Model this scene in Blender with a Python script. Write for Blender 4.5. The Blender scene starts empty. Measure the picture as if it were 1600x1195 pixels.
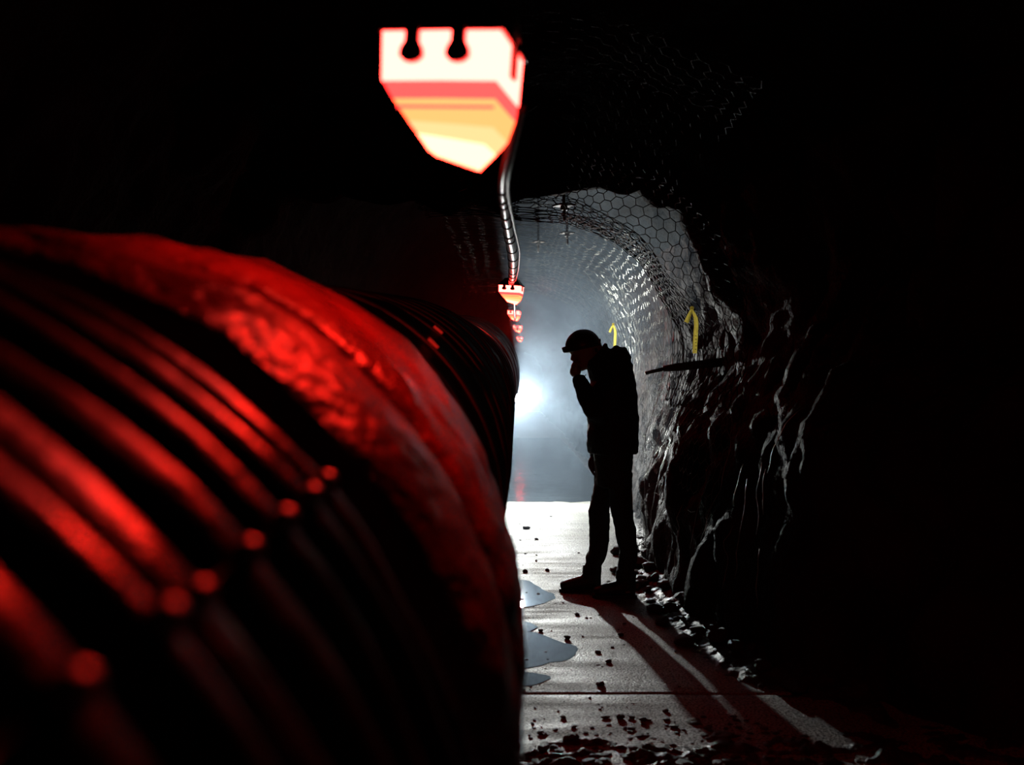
import bpy, bmesh, math, random
import numpy as np
from mathutils import Vector, Matrix, noise as mnoise

random.seed(7)
SC = bpy.context.scene
COL = SC.collection

# ------------------------------------------------------------------ camera, world, exposure
CAM_H = 1.338
FPX = 35.0 / 36.0 * 1600.0
cam_data = bpy.data.cameras.new('camera')
cam_data.lens = 35.0
cam_data.sensor_width = 36.0
cam_data.clip_start = 0.02
cam_data.clip_end = 200
cam_data.dof.use_dof = True
cam_data.dof.focus_distance = 6.35
cam_data.dof.aperture_fstop = 2.8
cam = bpy.data.objects.new('camera', cam_data)
cam.location = (0, 0, CAM_H)
cam.rotation_euler = (math.radians(90), 0, 0)
COL.objects.link(cam)
SC.camera = cam

world = bpy.data.worlds.new('underground')
world.use_nodes = True
world.node_tree.nodes['Background'].inputs[0].default_value = (0.0, 0.0, 0.0, 1)
world.node_tree.nodes['Background'].inputs[1].default_value = 0.0
SC.world = world

SC.view_settings.view_transform = 'Standard'
SC.view_settings.look = 'None'
SC.view_settings.gamma = 1.0
SC.view_settings.use_curve_mapping = False
SC.view_settings.exposure = 0.0

LAMP_K = 0.95            # red lamps
FLOOD_K = 6800.0        # radiance of the white flood lamp globe
FLOOD_R = 0.045
HAZE_D = 0.038


def at(px, py, y):
    """point at depth y (metres ahead of the camera) seen at a photograph pixel"""
    return Vector(((px - 800.0) * y / FPX, y, CAM_H + (597.5 - py) * y / FPX))


def at_floor(px, py):
    y = CAM_H * FPX / (py - 597.5)
    return Vector(((px - 800.0) * y / FPX, y, 0.0))


# ------------------------------------------------------------------ materials
def new_mat(name):
    m = bpy.data.materials.new(name)
    m.use_nodes = True
    nt = m.node_tree
    nt.nodes.clear()
    out = nt.nodes.new('ShaderNodeOutputMaterial')
    return m, nt, out


def principled(name, base, rough, metallic=0.0, bump=None, var=0.0, var_scale=8.0, spec=0.5, coat=0.0,
               rough_var=0.0):
    m, nt, out = new_mat(name)
    p = nt.nodes.new('ShaderNodeBsdfPrincipled')
    p.inputs['Base Color'].default_value = (*base, 1)
    p.inputs['Roughness'].default_value = rough
    p.inputs['Metallic'].default_value = metallic
    p.inputs['Specular IOR Level'].default_value = spec
    p.inputs['Coat Weight'].default_value = coat
    nt.links.new(p.outputs[0], out.inputs[0])
    tc = nt.nodes.new('ShaderNodeTexCoord')
    if var > 0 or rough_var > 0:
        n = nt.nodes.new('ShaderNodeTexNoise')
        n.inputs['Scale'].default_value = var_scale
        n.inputs['Detail'].default_value = 6
        nt.links.new(tc.outputs['Object'], n.inputs['Vector'])
        if var > 0:
            r = nt.nodes.new('ShaderNodeValToRGB')
            r.color_ramp.elements[0].position = 0.3
            r.color_ramp.elements[1].position = 0.7
            r.color_ramp.elements[0].color = (*[c * (1 - var) for c in base], 1)
            r.color_ramp.elements[1].color = (*[min(1, c * (1 + var)) for c in base], 1)
            nt.links.new(n.outputs['Fac'], r.inputs['Fac'])
            nt.links.new(r.outputs['Color'], p.inputs['Base Color'])
        if rough_var > 0:
            mr = nt.nodes.new('ShaderNodeMapRange')
            mr.inputs['From Min'].default_value = 0.3
            mr.inputs['From Max'].default_value = 0.7
            mr.inputs['To Min'].default_value = max(0.02, rough - rough_var)
            mr.inputs['To Max'].default_value = min(1, rough + rough_var)
            nt.links.new(n.outputs['Fac'], mr.inputs['Value'])
            nt.links.new(mr.outputs['Result'], p.inputs['Roughness'])
    if bump:
        last = None
        for sc_, st in bump:
            n2 = nt.nodes.new('ShaderNodeTexNoise')
            n2.inputs['Scale'].default_value = sc_
            n2.inputs['Detail'].default_value = 5
            nt.links.new(tc.outputs['Object'], n2.inputs['Vector'])
            b = nt.nodes.new('ShaderNodeBump')
            b.inputs['Strength'].default_value = 1.0
            b.inputs['Distance'].default_value = st
            nt.links.new(n2.outputs['Fac'], b.inputs['Height'])
            if last:
                nt.links.new(last.outputs['Normal'], b.inputs['Normal'])
            last = b
        nt.links.new(last.outputs['Normal'], p.inputs['Normal'])
    return m


def emitter(name, col, strength):
    m, nt, out = new_mat(name)
    e = nt.nodes.new('ShaderNodeEmission')
    e.inputs[0].default_value = (*col, 1)
    e.inputs[1].default_value = strength
    nt.links.new(e.outputs[0], out.inputs[0])
    return m


M = {}
M['rock'] = principled('wet_dark_rock', (0.024, 0.016, 0.013), 0.66, bump=[(9, 0.05), (40, 0.02), (110, 0.006)], var=0.5,
                       var_scale=3, rough_var=0.15, spec=0.09)
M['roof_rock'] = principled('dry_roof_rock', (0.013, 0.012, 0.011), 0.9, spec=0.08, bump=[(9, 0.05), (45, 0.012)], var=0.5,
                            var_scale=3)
M['concrete'] = principled('wet_concrete', (0.34, 0.335, 0.295), 0.52, bump=[(40, 0.005), (110, 0.005), (260, 0.0022)], var=0.35,
                           var_scale=2.2, rough_var=0.12, spec=0.9)
_nt = M['concrete'].node_tree
_p = [n for n in _nt.nodes if n.type == 'BSDF_PRINCIPLED'][0]
_tc = [n for n in _nt.nodes if n.type == 'TEX_COORD'][0]
_base = _p.inputs['Base Color'].links[0].from_socket
_rough = _p.inputs['Roughness'].links[0].from_socket
_sp = _nt.nodes.new('ShaderNodeTexNoise'); _sp.inputs['Scale'].default_value = 95; _sp.inputs['Detail'].default_value = 4
_nt.links.new(_tc.outputs['Object'], _sp.inputs['Vector'])
_sr = _nt.nodes.new('ShaderNodeMapRange')
for k_, v_ in (('From Min', .40), ('From Max', .56), ('To Min', .12), ('To Max', 1.0)): _sr.inputs[k_].default_value = v_
_nt.links.new(_sp.outputs['Fac'], _sr.inputs['Value'])
_mx = _nt.nodes.new('ShaderNodeMix'); _mx.data_type = 'RGBA'; _mx.blend_type = 'MULTIPLY'; _mx.inputs[0].default_value = 1.0
_nt.links.new(_base, _mx.inputs[6]); _nt.links.new(_sr.outputs[0], _mx.inputs[7])
_nt.links.new(_mx.outputs[2], _p.inputs['Base Color'])
_nt.links.new(_sr.outputs[0], _p.inputs['Specular IOR Level'])
_mp = _nt.nodes.new('ShaderNodeMapping'); _mp.inputs['Scale'].default_value = (.8, 7.0, 1)
_nt.links.new(_tc.outputs['Object'], _mp.inputs['Vector'])
_st = _nt.nodes.new('ShaderNodeTexNoise'); _st.inputs['Scale'].default_value = 1.6; _st.inputs['Detail'].default_value = 5
_nt.links.new(_mp.outputs[0], _st.inputs['Vector'])
_s2 = _nt.nodes.new('ShaderNodeMapRange')
for k_, v_ in (('From Min', .35), ('From Max', .65), ('To Min', -.10), ('To Max', .12)): _s2.inputs[k_].default_value = v_
_nt.links.new(_st.outputs['Fac'], _s2.inputs['Value'])
_ad = _nt.nodes.new('ShaderNodeMath'); _ad.operation = 'ADD'
_nt.links.new(_rough, _ad.inputs[0]); _nt.links.new(_s2.outputs[0], _ad.inputs[1])
_nt.links.new(_ad.outputs[0], _p.inputs['Roughness'])
M['subbase'] = principled('dark_grit', (0.02, 0.02, 0.02), 0.8)
M['water'] = principled('puddle_water', (0.02, 0.025, 0.03), 0.035, bump=[(3, 0.0004)])
M['far_water'] = principled('rippled_puddle_water', (0.02, 0.025, 0.03), 0.11, bump=[(4, 0.006)])
M['stone'] = principled('loose_stone', (0.05, 0.045, 0.04), 0.55, bump=[(60, 0.004)], var=0.4, var_scale=20)
M['mud'] = principled('wet_mud', (0.035, 0.03, 0.026), 0.42, bump=[(40, 0.01), (150, 0.004)], var=0.4, var_scale=12,
                      rough_var=0.15)
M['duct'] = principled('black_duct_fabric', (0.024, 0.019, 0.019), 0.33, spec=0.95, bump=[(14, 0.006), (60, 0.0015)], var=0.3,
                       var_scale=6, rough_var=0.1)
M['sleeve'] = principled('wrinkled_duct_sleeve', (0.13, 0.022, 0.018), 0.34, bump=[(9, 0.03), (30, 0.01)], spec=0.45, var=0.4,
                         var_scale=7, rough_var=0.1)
M['duct_shaded'] = principled('shaded_black_duct', (0.005, 0.0045, 0.0045), 0.5, bump=[(14, 0.006)], spec=0.12)  # duct fabric with the shade of rear hose and seam put into its colour
M['hoop'] = principled('duct_wire_hoop', (0.03, 0.03, 0.03), 0.4)
M['strap'] = principled('duct_strap', (0.02, 0.018, 0.018), 0.38)
M['steel'] = principled('fitting_steel', (0.35, 0.34, 0.33), 0.35, metallic=0.9)
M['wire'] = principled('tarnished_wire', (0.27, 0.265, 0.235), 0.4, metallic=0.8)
M['wire_shaded'] = principled('shaded_wire', (0.012, 0.011, 0.011), 0.7, spec=0.06)  # same netting wire, with its backlit silhouette put into the colour
M['rust'] = principled('rusty_bolt', (0.06, 0.04, 0.03), 0.6, bump=[(80, 0.003)])
M['yellow'] = principled('yellow_ribbon', (0.85, 0.68, 0.12), 0.55)
_m = M['yellow']
_nt = _m.node_tree
_p = [n for n in _nt.nodes if n.type == 'BSDF_PRINCIPLED'][0]
_o = [n for n in _nt.nodes if n.type == 'OUTPUT_MATERIAL'][0]
_t = _nt.nodes.new('ShaderNodeBsdfTranslucent')
_t.inputs['Color'].default_value = (0.98, 0.90, 0.36, 1)
_x = _nt.nodes.new('ShaderNodeMixShader')
_x.inputs[0].default_value = 0.8
_nt.links.new(_p.outputs[0], _x.inputs[1])
_nt.links.new(_t.outputs[0], _x.inputs[2])
_nt.links.new(_x.outputs[0], _o.inputs[0])
M['ink'] = principled('ribbon_print', (0.05, 0.05, 0.04), 0.6)
M['cap'] = principled('black_lamp_plastic', (0.02, 0.02, 0.02), 0.4)
M['cable'] = principled('white_cable_sheath', (0.75, 0.74, 0.7), 0.35)
M['tape'] = principled('black_tape', (0.015, 0.015, 0.015), 0.5)
M['jacket'] = principled('dark_jacket_cloth', (0.018, 0.016, 0.016), 0.85, bump=[(40, 0.006), (160, 0.002)])
M['trousers'] = principled('dark_trouser_cloth', (0.03, 0.028, 0.026), 0.85, bump=[(35, 0.006), (180, 0.002)])
M['boot'] = principled('dark_boot_leather', (0.02, 0.018, 0.016), 0.55, bump=[(60, 0.003)])
M['skin'] = principled('bare_skin', (0.28, 0.17, 0.12), 0.6)  # one even brown skin tone
M['helmet'] = principled('dark_helmet_shell', (0.03, 0.022, 0.022), 0.35)
M['glove'] = principled('grey_work_glove', (0.10, 0.11, 0.13), 0.75, bump=[(120, 0.002)])
M['flood'] = emitter('flood_globe', (0.94, 1.0, 0.98), FLOOD_K)
M['led_band'] = emitter('red_led_band', (1.0, 0.0340, 0.0270), 34 * LAMP_K)
M['lens_pink'] = emitter('red_lens_upper', (1.0, 0.0260, 0.0240), 6 * LAMP_K)
M['lens_gold'] = emitter('red_lens_lower', (1.0, 0.0450, 0.0140), 15 * LAMP_K)
M['lens_mid'] = emitter('red_lens_facet', (1.0, 0.0330, 0.0140), 26 * LAMP_K)
M['lens_hot'] = emitter('red_lens_tip', (1.0, 0.0110, 0.0060), 150 * LAMP_K)


# ------------------------------------------------------------------ object helpers
def tag(o, label=None, cat=None, group=None, kind=None):
    if label: o['label'] = label
    if cat: o['category'] = cat
    if group: o['group'] = group
    if kind: o['kind'] = kind
    return o


def empty(name, loc=(0, 0, 0), rz=0.0):
    o = bpy.data.objects.new(name, None)
    o.location = loc
    o.rotation_euler = (0, 0, rz)
    o.empty_display_size = 0.1
    COL.objects.link(o)
    return o


def mesh_obj(name, verts, faces, mat, parent=None, smooth=True):
    me = bpy.data.meshes.new(name)
    me.from_pydata([tuple(v) for v in verts], [], [tuple(f) for f in faces])
    me.update()
    if smooth:
        me.shade_smooth()
    me.materials.append(mat)
    o = bpy.data.objects.new(name, me)
    COL.objects.link(o)
    if parent: o.parent = parent
    return o


def copy_tree(o, parent=None):
    c = o.copy()
    COL.objects.link(c)
    if parent: c.parent = parent
    for ch in list(o.children):
        copy_tree(ch, c)
    return c


class MB:
    """collects simple closed shapes"""

    def __init__(s):
        s.v, s.f = [], []

    def add(s, v, f):
        n = len(s.v)
        s.v += [Vector(p) for p in v]
        s.f += [tuple(i + n for i in q) for q in f]
        return s

    def box(s, c, d, rot=None):
        c = Vector(c)
        v = []
        for x in (-.5, .5):
            for y in (-.5, .5):
                for z in (-.5, .5):
                    p = Vector((x * d[0], y * d[1], z * d[2]))
                    if rot: p = rot @ p
                    v.append(c + p)
        return s.add(v, [(0, 1, 3, 2), (4, 6, 7, 5), (0, 4, 5, 1), (2, 3, 7, 6), (0, 2, 6, 4), (1, 5, 7, 3)])

    def tube(s, pts, rads, n=12, cap=True, up=None):
        """loft of ellipses; rads: r or (r_side, r_other)"""
        pts = [Vector(p) for p in pts]
        rings = []
        prev = None
        for i, p in enumerate(pts):
            t = (pts[min(i + 1, len(pts) - 1)] - pts[max(i - 1, 0)])
            t = t.normalized() if t.length > 1e-9 else Vector((0, 0, 1))
            if up is not None:
                a = Vector(up) - t * t.dot(Vector(up))
            elif prev is None:
                ref = Vector((0, 1, 0)) if abs(t.y) < 0.9 else Vector((1, 0, 0))
                a = ref - t * t.dot(ref)
            else:
                a = prev - t * t.dot(prev)
            a.normalize()
            prev = a
            b = t.cross(a)
            r = rads[i] if isinstance(rads, (list, tuple)) else rads
            ra, rb = (r, r) if not isinstance(r, (list, tuple)) else r
            rings.append([p + a * (ra * math.cos(2 * math.pi * k / n)) + b * (rb * math.sin(2 * math.pi * k / n))
                          for k in range(n)])
        v = [q for r in rings for q in r]
        f = []
        for i in range(len(rings) - 1):
            for k in range(n):
                k2 = (k + 1) % n
                f.append((i * n + k, i * n + k2, (i + 1) * n + k2, (i + 1) * n + k))
        if cap:
            f.append(tuple(range(n - 1, -1, -1)))
            f.append(tuple(range((len(rings) - 1) * n, len(rings) * n)))
        return s.add(v, f)

    def ball(s, c, r, n=12, m=8, rot=None):
        c = Vector(c)
        rx, ry, rz = (r, r, r) if not isinstance(r, (list, tuple)) else r
        v = [Vector((0, 0, rz))]
        for i in range(1, m):
            a = math.pi * i / m
            for k in range(n):
                b = 2 * math.pi * k / n
                v.append(Vector((rx * math.sin(a) * math.cos(b), ry * math.sin(a) * math.sin(b), rz * math.cos(a))))
        v.append(Vector((0, 0, -rz)))
        f = []
        for k in range(n):
            f.append((0, 1 + k, 1 + (k + 1) % n))
        for i in range(m - 2):
            for k in range(n):
                a = 1 + i * n + k
                b = 1 + i * n + (k + 1) % n
                f.append((a, a + n, b + n, b))
        last = len(v) - 1
        for k in range(n):
            f.append((last, 1 + (m - 2) * n + (k + 1) % n, 1 + (m - 2) * n + k))
        v = [c + (rot @ p if rot else p) for p in v]
        return s.add(v, f)

    def build(s, name, mat, parent=None, smooth=True):
        return mesh_obj(name, s.v, s.f, mat, parent, smooth)


def remeshed(name, mb, mat, parent, voxel, smooth_it=4, wrinkle=0.0, wr_scale=9.0):
    """weld the overlapping lofts of mb into one continuous skin"""
    o = mb.build(name, mat, None)
    md = o.modifiers.new('skin', 'REMESH')
    md.mode = 'VOXEL'
    md.voxel_size = voxel
    md.use_smooth_shade = True
    sm = o.modifiers.new('soft', 'SMOOTH')
    sm.iterations = smooth_it
    sm.factor = 0.5
    dg = bpy.context.evaluated_depsgraph_get()
    me = bpy.data.meshes.new_from_object(o.evaluated_get(dg))
    o.modifiers.clear()
    old = o.data
    o.data = me
    bpy.data.meshes.remove(old)
    me.name = name
    if not me.materials: me.materials.append(mat)
    if wrinkle:
        for v in me.vertices:
            h = mnoise.fractal(Vector((v.co.x * wr_scale, v.co.y * wr_scale, v.co.z * wr_scale * 1.6)), 1.0, 2.0, 3)
            v.co += v.normal * (h * wrinkle)
        me.update()
    me.shade_smooth()
    o.parent = parent
    if parent is not None:
        o.matrix_parent_inverse = parent.matrix_world.inverted()
        o.matrix_parent_inverse = Matrix.Translation(-Vector(parent.location))
    return o


def rock_mesh(seed, size, sub=2, flat=0.7):
    bm = bmesh.new()
    bmesh.ops.create_icosphere(bm, subdivisions=sub, radius=1.0)
    off = Vector((seed * 3.7, seed * 1.9, seed * 5.3))
    sx, sy, sz = size * random.uniform(.8, 1.25), size * random.uniform(.7, 1.1), size * flat * random.uniform(.8, 1.1)
    for v in bm.verts:
        n = mnoise.noise(v.co * 0.9 + off) * 0.45 + mnoise.noise(v.co * 2.2 + off) * 0.22
        q = v.co * (1 + n)
        v.co = Vector((q.x * sx, q.y * sy, q.z * sz))
    zmin = min(v.co.z for v in bm.verts)
    for v in bm.verts: v.co.z -= zmin + 0.12 * size * flat
    me = bpy.data.meshes.new('stone')
    bm.to_mesh(me)
    bm.free()
    return me


# ------------------------------------------------------------------ the tunnel (rock walls and roof)
# profile runs from the right foot over the roof to the left foot; (x, z) in metres at stations along y
STATIONS = [
    (-3.0, [(2.2, -.1), (2.3, .55), (2.4, 1.1), (2.4, 1.6), (2.3, 2.3), (1.9, 3.0), (.3, 3.15), (-.6, 3.1), (-1.5, 2.8), (-2.1, 1.7), (-2.15, -.1)]),
    (3.4, [(2.2, -.1), (2.3, .55), (2.4, 1.1), (2.4, 1.6), (2.3, 2.3), (1.9, 3.0), (.3, 3.15), (-.6, 3.1), (-1.5, 2.8), (-2.1, 1.7), (-2.15, -.1)]),
    (4.0, [(1.60, -.1), (1.70, .55), (1.80, 1.1), (2.15, 1.65), (2.2, 2.3), (1.85, 3.0), (.3, 3.15), (-.6, 3.1), (-1.5, 2.8), (-2.1, 1.7), (-2.15, -.1)]),
    (4.6, [(1.16, -.1), (1.20, .55), (1.27, 1.1), (1.85, 1.65), (2.0, 2.3), (1.75, 3.0), (.3, 3.15), (-.6, 3.1), (-1.5, 2.8), (-2.1, 1.7), (-2.15, -.1)]),
    (5.3, [(1.07, -.1), (1.14, .55), (1.27, 1.1), (1.50, 1.65), (1.58, 2.2), (1.35, 2.85), (.3, 3.0), (-.6, 2.95), (-1.5, 2.6), (-2.1, 1.6), (-2.15, -.1)]),
    (5.9, [(1.02, -.1), (1.10, .55), (1.28, 1.1), (1.46, 1.6), (1.34, 2.15), (1.15, 2.62), (.3, 2.9), (-.6, 2.9), (-1.5, 2.6), (-2.1, 1.6), (-2.15, -.1)]),
    (6.2, [(0.97, -.1), (1.00, .55), (1.18, 1.1), (1.34, 1.6), (1.16, 2.1), (.95, 2.42), (.3, 2.47), (-.6, 2.47), (-1.4, 2.4), (-1.95, 1.6), (-2.05, -.1)]),
    (6.7, [(0.92, -.1), (1.00, .55), (1.20, 1.1), (1.42, 1.6), (1.45, 2.2), (1.30, 2.9), (.3, 3.3), (-.6, 3.3), (-1.5, 2.8), (-2.0, 1.6), (-2.05, -.1)]),
    (7.6, [(1.04, -.1), (1.10, .55), (1.28, 1.1), (1.50, 1.6), (1.60, 2.3), (1.45, 3.2), (.3, 3.8), (-.6, 3.8), (-1.5, 3.2), (-2.0, 1.6), (-2.05, -.1)]),
    (8.8, [(1.18, -.1), (1.26, .55), (1.38, 1.1), (1.55, 1.6), (1.65, 2.3), (1.50, 3.2), (.3, 3.8), (-.6, 3.8), (-1.5, 3.2), (-2.0, 1.6), (-2.05, -.1)]),
    (13., [(1.28, -.1), (1.36, .55), (1.44, 1.1), (1.55, 1.6), (1.60, 2.3), (1.40, 3.1), (.3, 3.6), (-.6, 3.6), (-1.5, 3.0), (-2.0, 1.6), (-2.05, -.1)]),
    (20., [(1.30, -.1), (1.38, .55), (1.44, 1.1), (1.50, 1.6), (1.45, 2.2), (1.20, 2.9), (.3, 3.3), (-.6, 3.3), (-1.5, 2.8), (-2.0, 1.6), (-2.05, -.1)]),
    (46., [(1.30, -.1), (1.38, .55), (1.44, 1.1), (1.44, 1.6), (1.30, 2.1), (1.00, 2.55), (.3, 2.8), (-.6, 2.8), (-1.5, 2.6), (-2.0, 1.6), (-2.05, -.1)]),
]


def catmull(P, t):
    """P (n,2) array, t in 0..n-1"""
    n = len(P)
    i = min(int(t), n - 2)
    f = t - i
    p0, p1, p2, p3 = P[max(i - 1, 0)], P[i], P[i + 1], P[min(i + 2, n - 1)]
    return 0.5 * ((2 * p1) + (-p0 + p2) * f + (2 * p0 - 5 * p1 + 4 * p2 - p3) * f * f + (-p0 + 3 * p1 - 3 * p2 + p3) * f ** 3)


def profile_at(stations, y):
    ys = [s[0] for s in stations]
    y = max(ys[0], min(ys[-1], y))
    for i in range(len(ys) - 1):
        if y <= ys[i + 1]: break
    f = (y - ys[i]) / (ys[i + 1] - ys[i])
    f = f * f * (3 - 2 * f)
    return np.array(stations[i][1]) * (1 - f) + np.array(stations[i + 1][1]) * f


def rock_height(p):
    a = mnoise.fractal(p * 1.5, 0.9, 2.1, 5) * 0.10
    c = mnoise.voronoi(Vector((p.x * 3.0, p.y * 3.0, p.z * 1.7)))[0]
    b = (c[1] - c[0]) * 0.11
    r = mnoise.fractal(Vector((p.x * 5, p.y * 6, p.z * 2.5)), 0.8, 2.2, 3) * 0.04
    q = mnoise.turbulence(Vector((p.x * 9, p.y * 9, p.z * 4)), 3, True) * 0.02
    return a + b + r + q - 0.04


def tunnel_patch(name, t0, t1, nt, ys, mat):
    V, F = [], []
    for y in ys:
        P = profile_at(STATIONS, y)
        for k in range(nt + 1):
            t = t0 + (t1 - t0) * k / nt
            q = catmull(P, t)
            dq = catmull(P, min(t + .02, len(P) - 1)) - catmull(P, max(t - .02, 0))
            nrm = Vector((-dq[1], 0, dq[0]))          # inward
            nrm.normalize()
            p = Vector((q[0], y, q[1]))
            h = rock_height(p)
            V.append(p + nrm * h)
    w = nt + 1
    for i in range(len(ys) - 1):
        for k in range(nt):
            F.append((i * w + k, i * w + k + 1, (i + 1) * w + k + 1, (i + 1) * w + k))
    o = mesh_obj(name, V, F, mat, None, True)
    o['kind'] = 'structure'
    return o


def yrange(segs):
    out = []
    for a, b, s in segs:
        n = max(1, int(round((b - a) / s)))
        out += [a + (b - a) * i / n for i in range(n)]
    out.append(segs[-1][1])
    return out


YR = yrange([(-2.0, 2.0, .25), (2.0, 12.0, .035), (12, 20, .12), (20, 46, .6)])
YC = yrange([(-2.0, 2.0, .25), (2.0, 12.0, .07), (12, 20, .2), (20, 46, .8)])
tunnel_patch('wall_right', 0.0, 4.5, 72, YR, M['rock'])
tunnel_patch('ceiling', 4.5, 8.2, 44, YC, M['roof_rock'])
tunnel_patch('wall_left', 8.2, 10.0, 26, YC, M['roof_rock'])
# ends of the drive
for nm, y in (('wall_far', 45.8), ('wall_behind', -1.95)):
    o = MB().box((-.3, y, 1.4), (4.4, .1, 3.6)).build(nm, M['roof_rock'], None, False)
    o['kind'] = 'structure'

# floor: cast slabs with open joints over a grit bed
floor = MB().box((0, 22, -.15), (5.2, 48.5, .2)).build('floor', M['subbase'], None, False)
floor['kind'] = 'structure'
joints = [-2.0, 4.27, 11.0, 17.5, 24, 31, 38, 45.7]
for a, b in zip(joints[:-1], joints[1:]):
    V, F = [], []
    nx, ny = (120, int((b - a) / .04)) if 0 < b < 12 else (40, 30)
    x0, x1 = -2.2, 2.6
    g = .0035
    for j in range(ny + 1):
        y = a + g + (b - a - 2 * g) * j / ny
        for i in range(nx + 1):
            x = x0 + (x1 - x0) * i / nx
            z = mnoise.fractal(Vector((x * 1.4, y * .8, 0)), 1.2, 2.0, 3) * .0028
            V.append((x, y, z))
    w = nx + 1
    for j in range(ny):
        for i in range(nx):
            F.append((j * w + i, j * w + i + 1, (j + 1) * w + i + 1, (j + 1) * w + i))
    # skirts of the joint
    n0 = len(V)
    for i in range(w): V.append((V[i][0], V[i][1] - .001, -.06))
    for i in range(w - 1): F.append((i + 1, i, n0 + i, n0 + i + 1))
    n1 = len(V)
    for i in range(w):
        q = V[ny * w + i]
        V.append((q[0], q[1] + .001, -.06))
    for i in range(w - 1): F.append((ny * w + i, ny * w + i + 1, n1 + i + 1, n1 + i))
    mesh_obj('concrete_slab', V, F, M['concrete'], floor, True)


# ------------------------------------------------------------------ ventilation duct
DY = np.array([-.6, 0.475, 1.0, 1.3, 1.85, 2.3, 3.5, 4.8, 7.6, 11.0, 16.0, 40.0])
DX = np.array([-.61, -.61, -.609, -.602, -.612, -.61, -.585, -.575, -.558, -.556, -.556, -.556])
DZ = np.array([.83, .85, .885, .915, .965, 1.00, 1.08, 1.17, 1.26, 1.44, 1.5, 1.5])


def duct_c(y):
    return float(np.interp(y, DY, DX)), float(np.interp(y, DY, DZ))


def duct_tube(name, ys, rfun, mat, parent, n=128):
    V, F = [], []
    for y in ys:
        cx, cz = duct_c(y)
        for k in range(n):
            th = 2 * math.pi * k / n
            r = rfun(y, th)
            V.append((cx + r * math.cos(th), y, cz + r * math.sin(th)))
    for i in range(len(ys) - 1):
        for k in range(n):
            k2 = (k + 1) % n
            F.append((i * n + k, (i + 1) * n + k, (i + 1) * n + k2, i * n + k2))
    return mesh_obj(name, V, F, mat, parent, True)


def torus_ring(y, R, r, n=96, m=8):
    cx, cz = duct_c(y)
    V, F = [], []
    for k in range(n):
        th = 2 * math.pi * k / n
        for j in range(m):
            a = 2 * math.pi * j / m
            rr = R + r * math.cos(a)
            V.append((cx + rr * math.cos(th), y + r * math.sin(a), cz + rr * math.sin(th)))
    for k in range(n):
        for j in range(m):
            k2, j2 = (k + 1) % n, (j + 1) % m
            F.append((k * m + j, k2 * m + j, k2 * m + j2, k * m + j2))
    return V, F


PITCH = 0.075
duct = empty('ventilation_duct', (0, 0, 0))
tag(duct, 'huge black corrugated ventilation duct with red highlights along the tunnel floor', 'duct')


HOSE_END = .83


def near_r(y, th):
    ph = (y - HOSE_END) / PITCH
    s = abs(math.sin(math.pi * ph))
    i = math.floor(ph)
    amp = .027 + .010 * mnoise.noise(Vector((i * 7.3, 2.1, math.cos(th) * 1.5)))
    r = .574 + amp * s ** .6
    w = mnoise.fractal(Vector((math.cos(th) * 3.0, y * 9, math.sin(th) * 3.0)), 1, 2, 3)
    return r + .006 * w * s


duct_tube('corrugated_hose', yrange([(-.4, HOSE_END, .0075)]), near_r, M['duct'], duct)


def neck_r(y, th):
    return .545 + .004 * mnoise.noise(Vector((math.cos(th) * 4, y * 12, math.sin(th) * 4)))


duct_tube('hose_neck', [HOSE_END - .004, HOSE_END - .002] + yrange([(HOSE_END, 1.0, .02)]), lambda y, th: .575 if y < HOSE_END - .003 else neck_r(y, th), M['duct'], duct)


def sleeve_r(y, th):
    if y < .97:
        return .54 + .055 * (y - .945) / .025
    if y < 1.27:
        u = (y - .97) / .29
        r = .584 + .036 * max(0, math.sin(math.pi * min(max(u, 0), 1))) ** .45
    else:
        u = (y - 1.28) / (1.90 - 1.28)
        u = min(max(u, 0), 1)
        r = .584 + (.044 - .012 * u) * max(0, math.sin(math.pi * u)) ** .22
    r -= .022 * math.exp(-((y - 1.272) / .014) ** 2)
    w = mnoise.fractal(Vector((math.cos(th) * 5, y * 6, math.sin(th) * 5)), 1, 2, 4)
    lump = mnoise.noise(Vector((math.cos(th) * 11, y * 9, math.sin(th) * 11)))
    return r + .007 * w + (.006 * lump if y > 1.3 else .002 * lump)


duct_tube('coupling_sleeve', [.945, .958, .97] + yrange([(.975, 1.91, .009)]), sleeve_r, M['sleeve'], duct, 200)

RINGS = [2.15, 2.5, 2.95, 3.25, 3.5, 3.8, 4.2, 4.6, 5.0, 5.5, 6.1, 6.8, 7.6, 8.4, 9.2, 10.0, 11.0, 12.0, 13, 14, 15.5, 17, 19]


def far_grow(y):
    return .058 * min(1, max(0, (y - 8.0) / 2.5))


def far_r(y, th):
    d = min(abs(y - q) for q in RINGS)
    r = .556 + .022 * math.exp(-(d / .09) ** 2) + far_grow(y)
    w = mnoise.fractal(Vector((math.cos(th) * 3, y * 3, math.sin(th) * 3)), 1, 2, 4)
    return r + .008 * w


duct_tube('rear_hose', yrange([(1.89, 6.5, .03), (6.5, 20, .1), (20, 40, 1)]), far_r, M['duct_shaded'], duct, 112)
y = HOSE_END
while y > -.35:
    V, F = torus_ring(y, .573, .0045)
    mesh_obj('wire_hoop', V, F, M['hoop'], duct)
    y -= PITCH
for q in RINGS:
    V, F = torus_ring(q, .578 + far_grow(q), .008)
    mesh_obj('clamp_band', V, F, M['strap'], duct)
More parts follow.
